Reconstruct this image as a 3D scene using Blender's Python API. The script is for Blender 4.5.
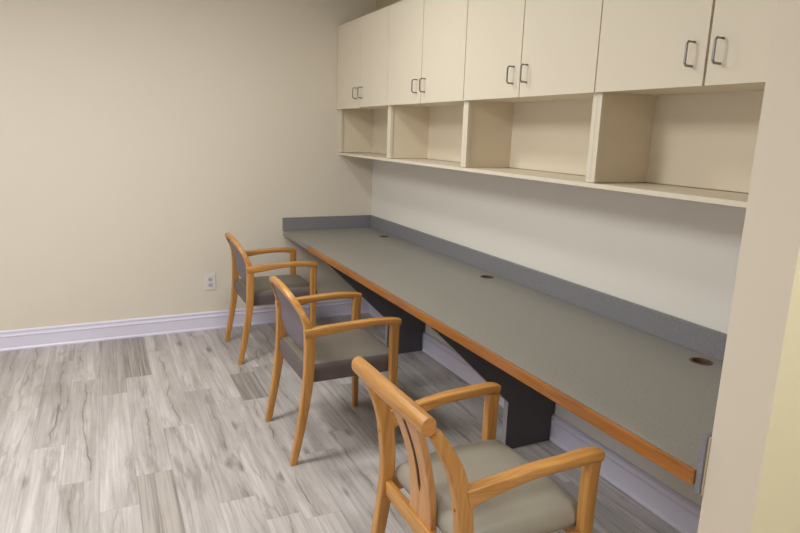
import bpy, bmesh, math, random
from mathutils import Vector, Matrix
for o in list(bpy.data.objects): bpy.data.objects.remove(o, do_unlink=True)
S = bpy.context.scene
C = S.collection
PI = math.pi
random.seed(7)

# ------------------------------------------------------------ camera
YAW, PITCH, ROLL = 2.6875, 0.2145, 0.0314
CAM = Vector((4.7975, -2.0546, 1.5548))
fwd = Vector((math.cos(YAW)*math.cos(PITCH), math.sin(YAW)*math.cos(PITCH), -math.sin(PITCH)))
rgt = Vector((math.sin(YAW), -math.cos(YAW), 0)); upv = rgt.cross(fwd)
r2 = math.cos(ROLL)*rgt + math.sin(ROLL)*upv
u2 = -math.sin(ROLL)*rgt + math.cos(ROLL)*upv
cd = bpy.data.cameras.new('camera'); cam = bpy.data.objects.new('camera', cd); C.objects.link(cam)
cd.sensor_width = 36; cd.lens = 36*613.3/800; cd.clip_start = 0.02
m = Matrix((r2, u2, -fwd)).transposed().to_4x4(); m.translation = CAM
cam.matrix_world = m
S.camera = cam

# ------------------------------------------------------------ world, lights, exposure
S.view_settings.view_transform = 'Standard'
S.view_settings.look = 'None'
S.view_settings.gamma = 1
S.view_settings.use_curve_mapping = False
S.view_settings.exposure = 0.25
W = bpy.data.worlds.new('world'); S.world = W; W.use_nodes = True
W.node_tree.nodes['Background'].inputs[0].default_value = (0.75, 0.82, 1.0, 1)
W.node_tree.nodes['Background'].inputs[1].default_value = 0.3
CEIL = 2.75
LIGHTS = [(1.7, -1.4, 11, .14, .14), (2.3, -2.9, 46, .58, .28), (5.3, -.66, 25, .29, .28), (4.5, -3.4, 15, .58, .28)]   # x, y, watts, half length, half width; third one added to brighten the partition
LCOL = (0.97, 1.0, 0.985)
def area(name, loc, rot, sx, sy, e, col):
    l = bpy.data.lights.new(name, 'AREA'); l.shape = 'RECTANGLE'; l.size = sx; l.size_y = sy
    l.energy = e; l.color = col
    o = bpy.data.objects.new(name, l); C.objects.link(o); o.location = loc; o.rotation_euler = rot
    return o
for x, y, e, hl, hw in LIGHTS:
    area('ceiling_lamp', (x, y, CEIL-0.035), (0, 0, 0), 2*hw, 2*hl, e, LCOL)
# daylight through the window in the wall behind the viewer
area('window_daylight', (2.6, -5.36, 1.5), (-PI/2, 0, PI), 1.9, 1.3, 15, (0.70, 0.78, 1.0))

# ------------------------------------------------------------ materials
def mat(name, col, rough=0.6, spec=0.5, metal=0.0):
    m = bpy.data.materials.new(name); m.use_nodes = True
    b = m.node_tree.nodes['Principled BSDF']
    b.inputs['Base Color'].default_value = (*col, 1); b.inputs['Roughness'].default_value = rough
    b.inputs['Specular IOR Level'].default_value = spec; b.inputs['Metallic'].default_value = metal
    return m
def s2l(r, g, b):
    f = lambda c: (c/12.92 if c <= .04045 else ((c+.055)/1.055)**2.4)
    return tuple(f(v/255) for v in (r, g, b))
class NT:
    def __init__(s, m): s.t = m.node_tree; s.b = s.t.nodes['Principled BSDF']
    def n(s, ty, **kw):
        nd = s.t.nodes.new(ty)
        for k, v in kw.items(): setattr(nd, k, v)
        return nd
    def l(s, a, b): s.t.links.new(a, b)
    def math(s, op, a, b=None, clamp=False):
        nd = s.n('ShaderNodeMath', operation=op, use_clamp=clamp)
        for i, v in enumerate((a, b)):
            if v is None: continue
            if isinstance(v, (int, float)): nd.inputs[i].default_value = v
            else: s.l(v, nd.inputs[i])
        return nd.outputs[0]
    def mix(s, f, a, b, blend='MIX'):
        nd = s.n('ShaderNodeMix', data_type='RGBA', blend_type=blend)
        for i, v in ((0, f), (6, a), (7, b)):
            if isinstance(v, (int, float)): nd.inputs[i].default_value = v
            elif isinstance(v, tuple): nd.inputs[i].default_value = (*v, 1)
            else: s.l(v, nd.inputs[i])
        return nd.outputs[2]
    def noise(s, vec, scale, detail=3, rough=.5, dist=0.):
        nd = s.n('ShaderNodeTexNoise'); nd.inputs['Scale'].default_value = scale
        nd.inputs['Detail'].default_value = detail; nd.inputs['Roughness'].default_value = rough
        nd.inputs['Distortion'].default_value = dist
        if vec is not None: s.l(vec, nd.inputs['Vector'])
        return nd.outputs[0]
    def ramp(s, f, stops):
        nd = s.n('ShaderNodeValToRGB'); e = nd.color_ramp.elements
        while len(e) < len(stops): e.new(.5)
        for i, (p, c) in enumerate(stops):
            e[i].position = p; e[i].color = (c, c, c, 1) if isinstance(c, (int, float)) else (*c, 1)
        s.l(f, nd.inputs[0]); return nd.outputs[0]
    def coord(s, out='Object', scale=(1, 1, 1)):
        tc = s.n('ShaderNodeTexCoord'); mp = s.n('ShaderNodeMapping'); mp.inputs['Scale'].default_value = scale
        s.l(tc.outputs[out], mp.inputs[0]); return mp.outputs[0]
    def bump(s, h, strength, dist=.001):
        nd = s.n('ShaderNodeBump'); nd.inputs['Strength'].default_value = strength
        nd.inputs['Distance'].default_value = dist; s.l(h, nd.inputs['Height']); s.l(nd.outputs[0], s.b.inputs['Normal'])

def paint(name, col, var=.03, rough=.75):
    m = mat(name, col, rough, .3); t = NT(m)
    c = t.coord('Object')
    nz = t.noise(c, 1.2, 3)
    t.l(t.mix(t.math('MULTIPLY', nz, 1.0), tuple(v*(1-var) for v in col), tuple(min(1, v*(1+var)) for v in col)), t.b.inputs['Base Color'])
    t.bump(t.noise(c, 260, 2), .12, .0006)
    return m
M_wall = paint('beige_paint', s2l(225, 215, 199))
M_wing = paint('partition_paint_end_lit', s2l(220, 208, 190))  # wall beige with the warm light on the partition end put in
M_wing2 = paint('partition_paint_side_lit', s2l(226, 216, 184))  # same partition paint, yellower for the light on its near face
M_ceil = paint('ceiling_paint', s2l(236, 232, 222))
M_base = mat('white_trim_enamel', s2l(228, 224, 240), .35, .5)
# wall behind the counter: off-white below, beige above the cupboards
M_rwall = mat('two_tone_paint', s2l(215, 210, 203), .75, .3)
t = NT(M_rwall); g = t.n('ShaderNodeNewGeometry'); sp = t.n('ShaderNodeSeparateXYZ'); t.l(g.outputs['Position'], sp.inputs[0])
f = t.math('GREATER_THAN', sp.outputs[2], 1.9)
t.l(t.mix(f, s2l(230, 225, 216), s2l(196, 183, 150)), t.b.inputs['Base Color']); t.bump(t.noise(t.coord(), 260, 2), .12, .0006)

def speckle(name, a, b, rough=.5, spec=.4):
    m = mat(name, a, rough, spec); t = NT(m); c = t.coord('Object')
    n1 = t.noise(c, 420, 2, .6); n2 = t.noise(c, 90, 4, .7)
    f = t.ramp(t.math('ADD', t.math('MULTIPLY', n1, .6), t.math('MULTIPLY', n2, .4)), [(.38, 0.), (.62, 1.)])
    t.l(t.mix(f, a, b), t.b.inputs['Base Color']); return m
M_lam = speckle('grey_speckled_laminate', s2l(131, 127, 120), s2l(155, 151, 142), .42, .5)
M_lam2 = speckle('blue_grey_laminate_shaded', s2l(116, 114, 118), s2l(142, 140, 144), .5, .4)  # darker copy of the worktop laminate, for shade on upright faces
M_panel = speckle('charcoal_laminate', s2l(80, 76, 79), s2l(92, 88, 90), .55, .4)
M_edgestrip = mat('pale_edge_strip', s2l(150, 148, 150), .5)
M_core = mat('raw_edge', s2l(205, 190, 165), .7)
M_cab = paint('cream_melamine', s2l(229, 218, 197), .015, .5)
M_cabin = paint('beige_melamine_inside', s2l(228, 215, 192), .015, .6)
M_metal = mat('brushed_nickel', (.30, .28, .28), .35, .5, 1.0)
M_gap = mat('seam_shadow_gap', s2l(60, 50, 36), .9)
M_white = mat('white_plastic', s2l(226, 222, 218), .35)
M_ivory = mat('pale_grey_plastic', s2l(190, 188, 196), .35)
M_slot = mat('grey_slot', s2l(120, 116, 124), .8)
M_dark = mat('shade_black', (.02, .018, .015), .8)  # stands for the shade in grommet holes and splat slot
M_brass = mat('brown_plastic_liner', s2l(92, 70, 48), .4)
M_screw = mat('screw_metal', (.6, .6, .6), .3, .5, 1)

def wood(name, dark, light, axis=1, rough=.38, sc=1.0, coat=.15):
    m = mat(name, light, rough, .5); t = NT(m)
    s = [38*sc]*3; s[axis] = 2.6*sc
    c = t.coord('Object', tuple(s))
    n1 = t.noise(c, 1.0, 5, .6, .6)
    c2 = t.coord('Object', tuple(v*4 for v in s)); n2 = t.noise(c2, 1.0, 3, .6)
    f = t.math('ADD', t.math('MULTIPLY', n1, .75), t.math('MULTIPLY', n2, .25))
    f = t.ramp(f, [(.35, 0.), (.65, 1.)])
    t.l(t.mix(f, dark, light), t.b.inputs['Base Color'])
    t.b.inputs['Coat Weight'].default_value = coat; t.b.inputs['Coat Roughness'].default_value = .3
    t.bump(n2, .1, .0005)
    return m
WD, WL = s2l(170, 114, 50), s2l(206, 151, 82)
M_woodx = wood('maple_along_x', WD, WL, 0)
M_woody = wood('maple_along_y', WD, WL, 1)
M_woodz = wood('maple_along_z', WD, WL, 2)
M_splat = wood('pinkish_maple', s2l(184, 128, 74), s2l(212, 158, 102), 2)
M_endgrain = wood('end_grain', s2l(176, 112, 52), s2l(200, 140, 76), 1, .5, 2.)
M_oak = wood('oak_edge', s2l(128, 72, 22), s2l(180, 116, 50), 0, .35, .8)

def fabric(name, a, b, rough=.5, spec=.5):
    m = mat(name, a, rough, spec); t = NT(m); c = t.coord('Object')
    t.l(t.mix(t.noise(c, 9, 4, .6), a, b), t.b.inputs['Base Color'])
    t.bump(t.noise(c, 900, 2), .25, .0005); return m
M_seat = fabric('taupe_vinyl', s2l(116, 108, 100), s2l(128, 120, 110), .42, .5)
M_back = fabric('mauve_vinyl_cool_lit', s2l(104, 93, 102), s2l(116, 105, 114), .5, .5)  # cool light on the backrests put into the vinyl colour
M_side_shade = fabric('mauve_brown_side_shade', s2l(92, 80, 80), s2l(102, 90, 89), .5, .5)  # shaded copy of the seat vinyl for the cushion sides
M_seat3 = fabric('khaki_grey_vinyl', s2l(152, 145, 132), s2l(164, 157, 143), .42, .5)

# floor
M_floor = mat('vinyl_planks', (.5, .47, .44), .42, .45)
t = NT(M_floor)
uv = t.n('ShaderNodeUVMap', uv_map='plank'); ra = t.n('ShaderNodeAttribute', attribute_name='rnd'); ta = t.n('ShaderNodeAttribute', attribute_name='tone')
cmb = t.n('ShaderNodeSeparateXYZ'); t.l(uv.outputs[0], cmb.inputs[0])
U, V = cmb.outputs[0], cmb.outputs[1]
seed = t.math('MULTIPLY', ra.outputs['Fac'], 97.0)
def vec(su, sv, so=0.):
    k = t.n('ShaderNodeCombineXYZ'); t.l(t.math('MULTIPLY', U, su), k.inputs[0]); t.l(t.math('MULTIPLY', V, sv), k.inputs[1])
    t.l(t.math('ADD', seed, so), k.inputs[2]); return k.outputs[0]
grain = t.noise(vec(2.5, 95), 1.0, 5, .7, .1)
streak = t.noise(vec(1.1, 30, 3.), 1.0, 4, .6, .2)
broad = t.noise(vec(1.3, 8, 5.), 1.0, 3, .55, .2)
veins = t.noise(vec(1.2, 9.5, 11.), 1.0, 5, .6, .3)
vmask = t.ramp(t.math('ABSOLUTE', t.math('SUBTRACT', veins, .5)), [(0., 1.), (.05, 0.)])
vpatch = t.ramp(t.noise(vec(1.6, 7, 23.), 1.0, 3), [(.46, 0.), (.60, 1.)])
PWD = .1515
vo = t.n('ShaderNodeTexVoronoi', feature='F1'); vo.inputs['Scale'].default_value = 1.0; t.l(vec(3.4, 9., 41.), vo.inputs['Vector'])
vs = t.n('ShaderNodeSeparateXYZ'); t.l(vo.outputs['Color'], vs.inputs[0])
kd = t.math('ADD', vo.outputs['Distance'], t.math('MULTIPLY', t.math('SUBTRACT', streak, .5), .5))
knot = t.math('MULTIPLY', t.ramp(kd, [(.06, 1.), (.22, 0.)]), t.math('LESS_THAN', vs.outputs[0], .30))
rr = t.math('FRACT', t.math('MULTIPLY', seed, 3.17))
cen = t.math('MULTIPLY', t.math('ADD', t.math('MULTIPLY', rr, .5), .25), PWD)
wob = t.math('MULTIPLY', t.math('SUBTRACT', t.noise(vec(1.7, 0., 61.), 1.0, 4, .6), .5), .16)
cd_ = t.math('ABSOLUTE', t.math('SUBTRACT', t.math('SUBTRACT', V, cen), wob))
cl_ = t.ramp(t.noise(vec(3.2, 3., 71.), 1.0, 3, .6), [(.42, 0.), (.60, 1.)])
core = t.math('MULTIPLY', t.ramp(t.math('MULTIPLY', cd_, 40.), [(0.03, 1.), (.22, 0.)]), cl_)
halo = t.math('MULTIPLY', t.ramp(t.math('MULTIPLY', cd_, 20.), [(0., 1.), (.55, 0.)]), t.math('ADD', t.math('MULTIPLY', cl_, .6), .3))
keep = t.math('GREATER_THAN', t.math('FRACT', t.math('MULTIPLY', seed, 7.31)), .38)
blot = t.ramp(t.noise(vec(3., 14, 31.), 1.0, 5, .65, .2), [(.56, 0.), (.72, 1.)])
base = t.mix(t.ramp(broad, [(.35, 0.), (.65, 1.)]), s2l(182, 175, 172), s2l(213, 206, 204))
base = t.mix(t.math('MULTIPLY', t.ramp(grain, [(.38, 1.), (.56, 0.)]), .38), base, s2l(150, 140, 135))
base = t.mix(t.math('MULTIPLY', t.ramp(streak, [(.36, 1.), (.50, 0.)]), .28), base, s2l(140, 130, 124))
base = t.mix(t.math('MULTIPLY', t.math('MULTIPLY', vmask, vpatch), .38), base, s2l(104, 94, 87))
base = t.mix(t.math('MULTIPLY', blot, .28), base, s2l(126, 116, 108))
base = t.mix(t.math('MULTIPLY', knot, .6), base, s2l(98, 88, 80))
base = t.mix(t.math('MULTIPLY', t.math('MULTIPLY', halo, keep), .42), base, s2l(140, 130, 120))
base = t.mix(t.math('MULTIPLY', t.math('MULTIPLY', core, keep), .65), base, s2l(88, 78, 70))
# darker planks with bold long grain
dgr = t.ramp(t.noise(vec(1.0, 42, 51.), 1.0, 4, .6, .9), [(.38, 0.), (.60, 1.)])
darkp = t.mix(dgr, s2l(120, 111, 105), s2l(174, 165, 159))
base = t.mix(ta.outputs['Fac'], base, darkp)
br = t.math('ADD', t.math('MULTIPLY', ra.outputs['Fac'], .16), .90)
hs = t.n('ShaderNodeHueSaturation'); t.l(br, hs.inputs['Value']); t.l(base, hs.inputs['Color'])
PW = 0.1515
dv = t.math('MINIMUM', V, t.math('SUBTRACT', PW, V))
la = t.n('ShaderNodeAttribute', attribute_name='plen')
du = t.math('MINIMUM', U, t.math('SUBTRACT', la.outputs['Fac'], U))
seam = t.ramp(t.math('MULTIPLY', t.math('MINIMUM', du, dv), 100.), [(.0, 1.), (.22, 0.)])
col = t.mix(t.math('MULTIPLY', seam, .30), hs.outputs[0], s2l(105, 96, 90))
t.l(col, t.b.inputs['Base Color'])
t.bump(t.math('SUBTRACT', grain, seam), .25, .0008)

# ------------------------------------------------------------ mesh helpers
def box(bm, x0, x1, y0, y1, z0, z1, bev=0.):
    r = bmesh.ops.create_cube(bm, size=1)
    for v in r['verts']:
        v.co = Vector(((x0+x1)/2+v.co.x*(x1-x0), (y0+y1)/2+v.co.y*(y1-y0), (z0+z1)/2+v.co.z*(z1-z0)))
    if bev:
        es = list({e for v in r['verts'] for e in v.link_edges})
        bmesh.ops.bevel(bm, geom=es, offset=bev, segments=2, profile=.5, affect='EDGES')
    return bm
def B(): return bmesh.new()
def obj(name, bm, m, parent=None, smooth=False, mats=None):
    bmesh.ops.recalc_face_normals(bm, faces=bm.faces)
    me = bpy.data.meshes.new(name); bm.to_mesh(me); bm.free()
    for k in ([m] if not mats else mats): me.materials.append(k)
    if smooth:
        for p in me.polygons: p.use_smooth = True
        me.set_sharp_from_angle(angle=math.radians(38))
    o = bpy.data.objects.new(name, me); C.objects.link(o)
    if parent: o.parent = parent
    return o
def struct(name, bm, m, **k):
    o = obj(name, bm, m, **k); o['kind'] = 'structure'; return o
def tag(o, label, cat, group=None):
    o['label'] = label; o['category'] = cat
    if group: o['group'] = group
    return o
def thing(name, label, cat, loc=(0, 0, 0), group=None):
    o = bpy.data.objects.new(name, None); C.objects.link(o); o.location = loc; o.empty_display_size = .1
    return tag(o, label, cat, group)
def prism(bm, pts, axis, a, b):
    """polygon of 2-D points, extruded along axis from a to b"""
    def P(p, w):
        return Vector((w, p[0], p[1])) if axis == 0 else (Vector((p[0], w, p[1])) if axis == 1 else Vector((p[0], p[1], w)))
    v0 = [bm.verts.new(P(p, a)) for p in pts]; v1 = [bm.verts.new(P(p, b)) for p in pts]
    bm.faces.new(v0); bm.faces.new(v1[::-1]); n = len(pts)
    for i in range(n): bm.faces.new((v0[i], v0[(i+1) % n], v1[(i+1) % n], v1[i]))
    return bm
def rrect(a, b, r, seg=3):
    """rounded rectangle outline, half sizes a, b"""
    r = min(r, a*.98, b*.98); out = []
    for cx, cy, s in ((a-r, b-r, 0), (-a+r, b-r, 1), (-a+r, -b+r, 2), (a-r, -b+r, 3)):
        for k in range(seg+1):
            th = PI/2*(s+k/seg); out.append((cx+r*math.cos(th), cy+r*math.sin(th)))
    return out
def spline(P, n=6):
    """Catmull-Rom through tuples of any length"""
    out = []; Q = [P[0]]+list(P)+[P[-1]]
    for i in range(1, len(Q)-2):
        for k in range(n):
            u = k/n; p0, p1, p2, p3 = Q[i-1:i+3]
            out.append(tuple(.5*((2*b)+(-a+c)*u+(2*a-5*b+4*c-d)*u*u+(-a+3*b-3*c+d)*u**3) for a, b, c, d in zip(p0, p1, p2, p3)))
    out.append(tuple(P[-1])); return out
def sweep(bm, path, side, r=.007, n=6, seg=3):
    """path of (x,y,z,half_in_plane,half_side); side = fixed side axis"""
    S_ = spline(path, n); side = Vector(side).normalized(); rings = []
    for i, s in enumerate(S_):
        p = Vector(s[:3]); a = Vector(S_[max(i-1, 0)][:3]); b = Vector(S_[min(i+1, len(S_)-1)][:3])
        tg = (b-a).normalized(); sd = (side-side.dot(tg)*tg).normalized(); nn = tg.cross(sd)
        rings.append([bm.verts.new(p+nn*u+sd*v) for u, v in rrect(s[3], s[4], r, seg)])
    k = len(rings[0])
    for A, Bq in zip(rings, rings[1:]):
        for i in range(k): bm.faces.new((A[i], A[(i+1) % k], Bq[(i+1) % k], Bq[i]))
    bm.faces.new(rings[0][::-1]); bm.faces.new(rings[-1])
    return bm
def tube(bm, pts, r, k=10):
    return sweep(bm, [(*p, r, r) for p in pts], (0.013, 1, 0.017), r=r, n=1, seg=2)

# ------------------------------------------------------------ setting
XE = 3.884                   # where counter and cupboards end
D = .774; ZC = .76; ZS = .8632
RX1, RY0 = 7.2, -5.4
# floor: one mesh, a face per plank
bm = B(); uvl = bm.loops.layers.uv.new('plank')
rl = bm.faces.layers.float.new('rnd'); tl = bm.faces.layers.float.new('tone'); ll = bm.faces.layers.float.new('plen')
rng = random.Random(11)
FORCE = {(-12,): [0.52, 1.08], (-11,): [0.24, .86]}
def plank(x0, x1, y, tone):
    vs = [bm.verts.new(c) for c in ((x0, y, 0), (x1, y, 0), (x1, y+PW, 0), (x0, y+PW, 0))]
    f = bm.faces.new(vs); L = x1-x0
    for lp, c in zip(f.loops, ((0, 0), (L, 0), (L, PW), (0, PW))): lp[uvl].uv = c
    f[rl] = rng.random(); f[tl] = tone; f[ll] = L
OFF = 0.12
DARK = {-14: [(0, .82)], -15: [(0, 1.05)], -10: [(1.0, 1.42)]}
TN = {-14: .9, -15: .6, -10: .8}
for k in range(-38, 1):
    y = OFF+k*PW
    x = -rng.random()*1.1
    segs = []
    if k in DARK:
        a, b = DARK[k][0]
        if a > 0:
            segs.append((a-1.22 if a-1.22 < 0 else a-1.22, a, 0.))
            if a-1.22 > 0: segs.append((-.3, a-1.22, 0.))
        segs.append((a, b, TN[k])); x = b
        if k == -14: segs.append((x, x+1.22, 0.)); x += 1.22; segs.append((x, x+.8, .85)); x += .8
    while x < RX1:
        L = 1.22; segs.append((x, x+L, .6 if rng.random() < .03 else rng.random()*.12)); x += L
    for a, b, tn in segs:
        a2, b2 = max(a, -.02), min(b, RX1+.02)
        if b2 > a2: plank(a2, b2, y, tn)
bmesh.ops.remove_doubles(bm, verts=bm.verts, dist=1e-5)
struct('floor', bm, M_floor)
struct('ceiling', box(B(), -.1, RX1+.1, RY0-.1, .1, CEIL, CEIL+.1), M_ceil)
struct('wall_left', box(B(), -.12, 0, RY0-.12, .12, 0, CEIL), M_wall)
struct('wall_right', box(B(), 0, RX1+.12, 0, .12, 0, CEIL), M_rwall)
struct('wall_near', box(B(), RX1, RX1+.12, RY0-.12, 0, 0, CEIL), M_wall)
# wing wall at the counter's right end
bm = box(B(), XE+.0215, XE+.150, -.766, 0, 0, CEIL)
bmesh.ops.recalc_face_normals(bm, faces=bm.faces)
for f in bm.faces: f.material_index = 1 if f.normal.x > .5 else 0  # near face gets the copy coloured for its light
struct('wall_partition', bm, None, mats=[M_wing, M_wing2])
# wall behind the viewer with its window
bm = B(); y0, y1 = RY0-.12, RY0
box(bm, 0, 1.5, y0, y1, 0, CEIL); box(bm, 3.7, RX1, y0, y1, 0, CEIL); box(bm, 1.5, 3.7, y0, y1, 0, .8); box(bm, 1.5, 3.7, y0, y1, 2.2, CEIL)
struct('wall_rear', bm, M_wall)
bm = B()
for a in ((1.5, 1.56, .8, 2.2), (3.64, 3.7, .8, 2.2), (1.56, 3.64, .8, .86), (1.56, 3.64, 2.14, 2.2), (2.57, 2.63, .86, 2.14)):
    box(bm, a[0], a[1], RY0-.09, RY0-.04, a[2], a[3])
struct('window_1', bm, M_base)
# baseboards
BP = [(0, 0), (.022, 0), (.022, .010), (.0165, .018), (.0165, .094), (.021, .098), (.021, .105), (.014, .110), (.012, .122), (.016, .128), (.016, .134), (.007, .142), (0, .142)]
struct('baseboard_left', prism(B(), [(a, b) for a, b in BP], 1, RY0, 0), M_base)
bm = B(); prism(bm, [(-a, b) for a, b in BP], 0, .022, XE+.0215)
struct('baseboard_right', bm, M_base)
bm = B(); prism(bm, [(XE+.150+a, b) for a, b in BP], 1, -.766, 0)
struct('baseboard_partition', bm, M_base)

# ceiling lights
first = None
lw = ['small and square, above the middle of the counter', 'above the far left of the room', 'added above the viewer to brighten the partition face', 'behind and above the viewer']
for i, (x, y, e, hl, hw) in enumerate(LIGHTS):
    t_ = thing('ceiling_light', 'white rectangular ceiling light panel '+lw[i], 'ceiling light', (x, y, CEIL-.03), 'ceiling light panels')
    bm = B()
    for a in ((-hw-.03, -hw, -hl-.03, hl+.03), (hw, hw+.03, -hl-.03, hl+.03), (-hw, hw, -hl-.03, -hl), (-hw, hw, hl, hl+.03)): box(bm, *a, 0, .03)
    obj('frame', bm, M_white, t_)
    m = bpy.data.materials.new('diffuser'); m.use_nodes = True; b_ = m.node_tree.nodes['Principled BSDF']
    b_.inputs['Emission Color'].default_value = (1, .9, .8, 1); b_.inputs['Emission Strength'].default_value = 1.5
    obj('diffuser', box(B(), -hw, hw, -hl, hl, .01, .028), m, t_)

# ------------------------------------------------------------ counter
GX = [(.488, -.098), (1.928, -.095), (3.354, -.095)]; GR = .035
ct = thing('countertop', 'long grey laminate counter with oak front edge running along the right wall', 'counter', (0, 0, ZC))
def to_local(o, root): 
    o.data.transform(Matrix.Translation(-Vector(root.location)))
bm = box(B(), .002, XE, -D+.004, -.002, ZC-.04, ZC)
top = obj('worktop', bm, M_lam, None)
cb = B()
for gx, gy in GX:
    bmesh.ops.create_cone(cb, cap_ends=True, segments=32, radius1=GR, radius2=GR, depth=.2, matrix=Matrix.Translation((gx, gy, ZC)))
cut = obj('cutter', cb, M_lam)
md = top.modifiers.new('b', 'BOOLEAN'); md.object = cut; md.solver = 'EXACT'; md.operation = 'DIFFERENCE'
dg = bpy.context.evaluated_depsgraph_get()
nm = bpy.data.meshes.new_from_object(top.evaluated_get(dg)); top.modifiers.clear(); top.data = nm
bpy.data.objects.remove(cut, do_unlink=True)
to_local(top, ct); top.parent = ct
o = obj('wood_edge', box(B(), .70, XE, -D-.010, -D+.0025, ZC-.041, ZC+.001, .004), M_oak, None); to_local(o, ct); o.parent = ct
o['label'] = 'oak front edge strip of the counter'
# upstands
o = tag(obj('backsplash', box(B(), .022, XE-.002, -.021, -.002, ZC+.0005, ZS, .0015), M_lam2), 'long low grey laminate upstand along the right wall behind the counter', 'backsplash', 'laminate upstands')
o = tag(obj('backsplash', box(B(), .002, .021, -D, -.002, ZC+.0005, ZS, .0015), M_lam2), 'short low grey laminate upstand against the far beige wall at the counter end', 'backsplash', 'laminate upstands')
es = thing('end_panel', 'narrow grey laminate end panel between counter front corner and partition wall', 'end panel', (XE, 0, .7))
bm = box(B(), XE+.0015, XE+.016, -D-.002, -.024, .70, ZS-.004, .001); o = obj('panel', bm, M_lam2, None); to_local(o, es); o.parent = es
bm = box(B(), XE+.0165, XE+.0205, -.7695, -.024, .70, ZS-.006, .001); o = obj('raw_edge', bm, M_core, None); to_local(o, es); o.parent = es
# grommets
gl = ['open round brown cable grommet in counter near the far corner', 'open round brown cable grommet in the middle of the counter', 'open round brown cable grommet in counter, the one beside the partition wall']
for (gx, gy), lb in zip(GX, gl):
    t_ = thing('cable_grommet', lb, 'cable grommet', (gx, gy, ZC), 'cable grommets in the counter')
    bm = B(); n = 32
    prof = [(GR+.005, .0005), (GR+.004, .0022), (GR-.004, .0022), (GR-.005, -.001), (GR-.005, -.045), (GR-.001, -.045), (GR-.001, .0003)]
    rings = [[bm.verts.new((r*math.cos(2*PI*i/n), r*math.sin(2*PI*i/n), z)) for i in range(n)] for r, z in prof]
    for a, b in zip(rings, rings[1:]+rings[:1]):
        for i in range(n): bm.faces.new((a[i], a[(i+1) % n], b[(i+1) % n], b[i]))
    obj('ring', bm, M_brass, t_, True)
    bm = B(); bmesh.ops.create_cone(bm, cap_ends=True, segments=32, radius1=GR-.006, radius2=GR-.006, depth=.002, matrix=Matrix.Translation((0, 0, -.044)))
    obj('hole_shade', bm, M_dark, t_)  # black disc added for the darkness inside the open hole
# under-counter supports
for xs, lb in ((1.03, 'dark grey tapered support panel under the counter beside the middle chair'), (2.475, 'dark grey tapered support panel under the counter beside the nearest chair')):
    t_ = thing('counter_support', lb, 'support panel', (xs, 0, 0), 'supports under the counter')
    P = [(-.024, .001), (-.305, .001), (-.305, .262), (-.745, .690), (-.745, .7185), (-.003, .7185), (-.003, .15), (-.024, .145)]
    obj('panel', prism(B(), P, 0, -.016, .016), M_panel, t_)
    bm = B(); box(bm, -.017, .017, -.3075, -.3055, .001, .262); 
    prism(bm, [(-.3055, .262), (-.3075, .262), (-.747, .690), (-.7455, .690)], 0, -.017, .017)
    o = obj('edge_band', bm, M_edgestrip, t_); o['label'] = 'pale grey edge band'

# ------------------------------------------------------------ wall cupboards
P2 = .4843*2; YF = -.3207; ZB = 1.7297; ZSH = 1.3675; ZT = 2.352
YD = YF+.021     # carcass front (doors 2 cm)
sb = .018
o = tag(obj('wall_shelf', box(B(), .004, XE, YD-.001, -.003, ZSH-.003, ZSH-.003+sb, .001), M_cab), 'long cream shelf board forming the bottom of the open cubbies', 'shelf')
cl = ['farthest cream wall cupboard over the counter, next to the beige left wall', 'second cream wall cupboard from the far wall, two doors over an open cubby',
      'third cream wall cupboard from the far wall, two doors over a wide cubby', 'nearest cream wall cupboard with two large doors beside the partition wall']
def handle(par, x, z0, z1):
    h = B(); yo = YF-.001
    tube(h, [(x, yo+.002, z1), (x, yo-.027, z1), (x, yo-.034, z1-.008), (x, yo-.034, z0+.008), (x, yo-.027, z0), (x, yo+.002, z0)], .0042)
    return h
for k in range(4):
    x0 = k*P2+.003; x1 = min((k+1)*P2-.001, XE-.001) if k < 3 else XE-.001
    if k: x0 = k*P2
    c = thing('wall_cupboard', cl[k], 'cupboard', (x0, 0, ZSH+sb), 'wall cupboards above the counter')
    zl = ZSH+sb+.0005
    T = .018
    def part(name, bm, m, par=c):
        o = obj(name, bm, m, None); to_local(o, c); o.parent = par; return o
    part('side_panel', box(B(), x0, x0+T, YD+.0185, -.003, zl, ZT), M_cabin)
    part('side_panel', box(B(), x1-T, x1, YD+.0185, -.003, zl, ZT), M_cabin)
    part('stile', box(B(), x0, x0+(.024 if k else .032), YD-.0005, YD+.018, zl, ZB+.004), M_cab)
    part('stile', box(B(), x1-.024, x1, YD-.0005, YD+.018, zl, ZB+.004), M_cab)
    part('back_panel', box(B(), x0+T, x1-T, -.010, -.003, zl, ZT), M_cabin)
    part('top_panel', box(B(), x0+T, x1-T, YD, -.010, ZT-T, ZT), M_cab)
    part('divider_shelf', box(B(), x0+T, x1-T, YD, -.010, ZB+.004, ZB+.004+T), M_cab)
    mid = x0+P2/2 if k == 3 else (x0+x1)/2; gp = (.0024, .0028, .0028, .0045)[k]; zt = ZT-.012
    for a, b, hx in ((x0+.0022, mid-gp, mid-.051), (mid+gp, x1-.0022, mid+.051)):
        d = part('door', box(B(), a, b, YF, YD-.002, ZB-(.006 if (k == 0 and a < mid-.2) else 0), zt, .001), M_cab)
        h = obj('handle', handle(d, hx, ZB+.063, ZB+.137), M_metal, None, True); to_local(h, c); h.parent = d
    part('top_rail', box(B(), x0, x1, YF+.004, YD-.003, zt+.002, ZT), M_cab)

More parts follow.
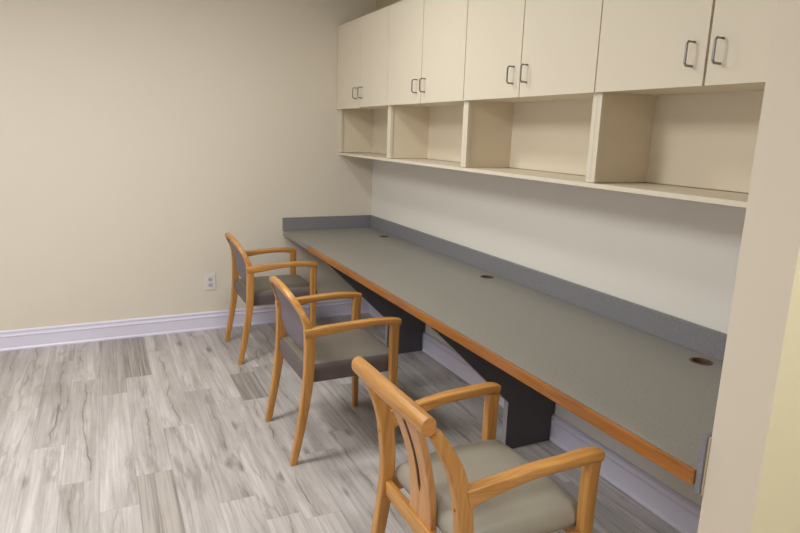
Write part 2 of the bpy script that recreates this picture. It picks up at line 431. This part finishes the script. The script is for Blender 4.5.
# ------------------------------------------------------------ outlet
t_ = thing('wall_outlet', 'white duplex wall outlet low on the beige left wall', 'outlet', (0, -1.348, .377))
obj('cover_plate', box(B(), .0005, .006, -.040, .040, -.063, .063, .0025), M_white, t_)
for s in (-1, 1):
    bm = prism(B(), [(p[0], p[1]+s*.022) for p in rrect(.0165, .0145, .009)], 0, .006, .0085); f_ = obj('receptacle', bm, M_ivory, t_)
    bm = B()
    for yy in (-.0065, .0065): box(bm, .0086, .009, yy-.0012, yy+.0012, s*.022-.001, s*.022+.0075)
    box(bm, .0086, .009, -.002, .002, s*.022-.009, s*.022-.005); obj('slot', bm, M_slot, f_)
bm = B(); bmesh.ops.create_cone(bm, cap_ends=True, segments=12, radius1=.003, radius2=.003, depth=.002, matrix=Matrix.Translation((.0067, 0, 0)) @ Matrix.Rotation(PI/2, 4, 'Y')); obj('screw', bm, M_screw, t_)

# ------------------------------------------------------------ chairs (local: faces +y, y=0 at rear-leg line)
HX = .250
def cushion(x0, x1, y0, y1, z0, z1, crown, r=.03, wf=0.):
    """upholstered slab with rounded edges and a crowned top; front can be wider by wf"""
    bm = B(); nx, ny = 22, 22
    def pos(u, v, top):
        # u,v in -1..1, squircle corners
        a, b = u, v
        X = a*math.sqrt(1-.0*b*b); Y = b
        y = (y0+y1)/2+Y*(y1-y0)/2; hw = (x1-x0)/2+wf*(Y+1)/2
        x = (x0+x1)/2+X*hw
        e = min(hw*(1-abs(X)), (y1-y0)/2*(1-abs(Y)))
        return x, y, e
    top, bot = [], []
    par = [-1+2*i/nx for i in range(nx+1)]
    # concentrate samples at edges
    par = [math.copysign(1-(1-abs(p))**1.6, p) if abs(p) < 1 else p for p in par]
    for v in par:
        rt, rb = [], []
        for u in par:
            x, y, e = pos(u, v, 1)
            q = min(e/r, 1); lift = math.sqrt(max(0, 1-(1-q)**2))
            z = z1-r+r*lift+crown*(1-u*u)**.5*(1-v*v)**.5 if (1-u*u) > 0 and (1-v*v) > 0 else z1-r
            # round plan corners
            k = 1-.018*max(0, (abs(u)*abs(v))**6)
            rt.append(bm.verts.new(((x-(x0+x1)/2)*k+(x0+x1)/2, (y-(y0+y1)/2)*k+(y0+y1)/2, z)))
            rb.append(bm.verts.new(((x-(x0+x1)/2)*k*.97+(x0+x1)/2, (y-(y0+y1)/2)*k*.97+(y0+y1)/2, z0)))
        top.append(rt); bot.append(rb)
    n = len(par)
    for i in range(n-1):
        for j in range(n-1):
            bm.faces.new((top[i][j], top[i][j+1], top[i+1][j+1], top[i+1][j]))
            bm.faces.new((bot[i][j], bot[i+1][j], bot[i+1][j+1], bot[i][j+1]))
    for i in range(n-1):
        for A in ((lambda g, q: g[0][q]), (lambda g, q: g[-1][q]), (lambda g, q: g[q][0]), (lambda g, q: g[q][-1])):
            bm.faces.new((A(top, i), A(top, i+1), A(bot, i+1), A(bot, i)))
    bmesh.ops.recalc_face_normals(bm, faces=bm.faces)
    for f in bm.faces: f.material_index = 1 if f.normal.z < .80 else 0  # steep faces use the second slot, the shaded colour on padded chairs
    return bm
def side_parts(t_, s, upright):
    zu, zy = (.008, .016) if upright else (0, 0)
    x = s*(.236 if upright else HX); xf = s*(.250 if upright else HX)
    if upright:
        rear = [(x-s*.006, -.066, .0, .016, .016), (x-s*.002, -.033, .2, .019, .018), (x, -.002, .42, .023, .018), (x, -.006, .58, .024, .018), (x-s*.003, -.036, .71, .022, .017), (x-s*.010, -.098, .826, .016, .016)]
    else:
        rear = [(x-s*.006, -.074, .0, .016, .016), (x-s*.002, -.034, .2, .019, .018), (x, -.004, .40, .023, .018), (x, .004, .55, .024, .018), (x, .004, .640, .023, .018)]
    obj('rear_leg', sweep(B(), rear, (1, 0, 0), .006), M_woodz, t_, True)
    front = [(xf-s*.004, .434-zy, .0, .014, .016), (xf, .434-zy, .25, .018, .0175), (xf, .434-zy, .50, .021, .018), (xf, .435-zy, .60, .022, .018), (xf, .438-zy, .650, .022, .0195)]
    obj('front_leg', sweep(B(), front, (1, 0, 0), .006), M_woodz, t_, True)
    y0 = .0 if upright else -.020
    z0 = .628 if upright else .644
    def X(y, o): return x+(xf-x)*max(0, y)/.45+s*o
    arm = [(X(y0, .002), y0, z0, .030 if upright else .024, .017), (X(.07, .004), .07, .643 if upright else .652, .022, .018), (X(.20, .008), .20, .664, .0165, .020), (X(.33, .008), .33-zy, .668, .0160, .021), (X(.42, .005), .42-zy, .661+zu, .017, .021), (X(.46, .003), .4605-zy, .655+zu, .015, .020)]
    obj('armrest', sweep(B(), arm, (1, 0, 0), .007), M_woody, t_, True)

def arch_pt(th, hw=HX, h=.222):
    # th 0 = near base, PI = far base ; leaning back plane
    c, s_ = math.cos(th), math.sin(th)
    x = hw*math.copysign(abs(c)**.80, c); k = abs(s_)**.85
    return x, k
def make_padded_chair(label, loc, rz):
    t_ = thing('armchair', label, 'chair', loc, 'padded-back armchairs'); t_.rotation_euler.z = rz
    for s in (-1, 1): side_parts(t_, s, False)
    # arched frame
    pts = []
    for i in range(21):
        x, k = arch_pt(PI*i/20); q_ = min(1, 2*k); pts.append((x, .005+.006*q_-.09*k**1.3, .643+.194*k, .013, .021-.0065*q_))
    bm = B()
    sweep(bm, pts, (0, 1, .12), .005, 2)
    obj('back_frame', bm, M_woodx, t_, True)
    # upholstered back
    bm = B(); ring = []
    for i in range(31):
        x, k = arch_pt(PI*i/30, HX-.012); ring.append((x, .645+.185*k, k))
    for i in range(1, 24):
        th = PI*i/24; c_ = -math.cos(th); ring.append((.236*math.copysign(abs(c_)**.72, c_), .645-.118*math.sin(th)**.75, 0))
    fr, bk = [], []
    for x, z, k in ring:
        yy = .008-.09*(max(0, (z-.645))/.208)**1.3
        fr.append((x, yy+.014, z)); bk.append((x, yy-.005, z))
    def dome(rg, sgn):
        c = Vector((0, 0, 0))
        for p in rg: c += Vector(p)
        c /= len(rg); prev = [bm.verts.new(p) for p in rg]; out = prev
        cy = Vector((0, .008-.09*(.035/.208)**1.3+(.014 if sgn > 0 else -.005), .68))
        for q, hgt in ((.96, .004), (.85, .008), (.6, .011), (.3, .013)):
            cur = []
            for p in rg:
                v = cy.lerp(Vector(p), q); v.y += sgn*hgt; cur.append(bm.verts.new(v))
            for i in range(len(rg)): bm.faces.new((prev[i], prev[(i+1) % len(rg)], cur[(i+1) % len(rg)], cur[i]))
            prev = cur
        cv = bm.verts.new(cy+Vector((0, sgn*.0135, 0)))
        for i in range(len(rg)): bm.faces.new((prev[i], prev[(i+1) % len(rg)], cv))
        return out
    a = dome(fr, 1); b = dome(bk, -1)
    for i in range(len(ring)): bm.faces.new((a[i], a[(i+1) % len(ring)], b[(i+1) % len(ring)], b[i]))
    obj('backrest', bm, M_back, t_, True)
    obj('seat', cushion(-HX+.018, HX-.018, -.018, .478, .392, .478, .018, .030), None, t_, True, mats=[M_seat, M_side_shade])
    return t_
def make_splat_chair(label, loc, rz):
    t_ = thing('armchair', label, 'chair', loc); t_.rotation_euler.z = rz
    for s in (-1, 1): side_parts(t_, s, True)
    # round top rail
    bm = B()
    sweep(bm, [(-.222, -.118, .848, .026, .021), (-.12, -.122, .851, .027, .022), (0, -.124, .852, .027, .022), (.12, -.122, .851, .027, .022), (.232, -.118, .848, .026, .021)], (0, 1, 0), .0205, 6, 5)
    rail = obj('top_rail', bm, M_woodx, t_, True)
    for s in (-1, 1):
        e_ = .2315 if s > 0 else .2215
        bm = B(); sweep(bm, [(s*e_, -.118, .848, .0255, .0205), (s*(e_+.0025), -.118, .848, .0245, .0195)], (0, 1, 0), .0195, 1, 5)
        obj('end_cap', bm, M_endgrain, rail, True)
    # splat with a slit
    bm = B(); rows = []
    n = 26
    def prof(v):
        z = .412+v*(.842-.412)
        y = .004-.012*math.sin(PI*min(1, v*1.3))*0 - .100*v**1.7 + .010*math.sin(PI*v)
        w = .070+.022*v-.018*math.sin(PI*v)
        w += .012*max(0, .22-v)/.22*(-1 if v < .08 else 0)*0
        sl = 0.
        if .24 < v < .985:
            sl = .0095+.002*v
            if v < .30: sl *= math.sqrt(max(0.01, (v-.24)/.06))
        return z, y, w, sl
    T = .011
    for side in (-1, 1):
        cols = []
        for i in range(n+1):
            v = i/n; z, y, w, sl = prof(v)
            cols.append([bm.verts.new((side*a+.006, y+b, z)) for a, b in ((sl, -T), (w-.003, -T), (w, -T+.003), (w, T-.003), (w-.003, T), (sl, T))])
        for A, Bq in zip(cols, cols[1:]):
            for i in range(6): bm.faces.new((A[i], A[(i+1) % 6], Bq[(i+1) % 6], Bq[i]))
        bm.faces.new(cols[0]); bm.faces.new(cols[-1][::-1])
    o = obj('back_splat', bm, M_splat, t_, True); o['label'] = 'pinkish wooden centre splat with a narrow slit'
    bm = B(); prev = None
    for i in range(n+1):
        v = i/n; z, y, w, sl = prof(v)
        if not sl: continue
        sl += .002; cur = [bm.verts.new((.006+a, y+b, z)) for a, b in ((-sl, -.0075), (sl, -.0075), (sl, .0075), (-sl, .0075))]
        if prev:
            for q in range(4): bm.faces.new((prev[q], prev[(q+1) % 4], cur[(q+1) % 4], cur[q]))
        else: bm.faces.new(cur)
        prev = cur
    bm.faces.new(prev[::-1])
    k_ = obj('slot_shade', bm, M_dark, o); k_['label'] = 'black strip added as the shade in the splat slot'  # dark strip added where the open slit is only in shade
    # rails below the seat
    def bar(name, p0, p1, h, w, m, side):
        obj(name, sweep(B(), [(*p0, h, w), (*p1, h, w)], side, .005, 1), m, t_, True)
    obj('seat_rail', sweep(B(), [(-.222, -.002, .397, .011, .026), (0, -.004, .397, .013, .028), (.222, -.002, .397, .011, .026)], (0, 0, 1), .004, 6), M_woodx, t_, True)
    obj('seat_rail', sweep(B(), [(-HX+.018, .418, .395, .011, .024), (HX-.018, .418, .395, .011, .024)], (0, 0, 1), .004, 1), M_woodx, t_, True)
    for s in (-1, 1):
        obj('seat_rail', sweep(B(), [(s*.236, .020, .395, .011, .024), (s*.249, .402, .395, .011, .024)], (0, 0, 1), .004, 1), M_woody, t_, True)
    obj('seat', cushion(-.222, .222, .016, .446, .424, .480, .046, .034, .014), None, t_, True, mats=[M_seat3, M_seat3])
    for s in (-1, 1):
        bm = B(); bmesh.ops.create_cone(bm, cap_ends=True, segments=10, radius1=.0045, radius2=.0045, depth=.006, matrix=Matrix.Translation((s*.236, -.035, .60)) @ Matrix.Rotation(PI/2, 4, 'X'))
        obj('wood_plug', bm, M_endgrain, t_)
    return t_
make_padded_chair('farthest wooden armchair with mauve-grey padded back, nearest the beige wall and outlet', (.592, -1.222, 0), 0.0)
make_padded_chair('middle wooden armchair with mauve-grey padded back pulled up to the counter', (1.966, -1.250, 0), 0.0)
make_splat_chair('nearest wooden armchair with a slotted centre splat and khaki-grey seat', (3.350, -1.254, 0), 0.014)
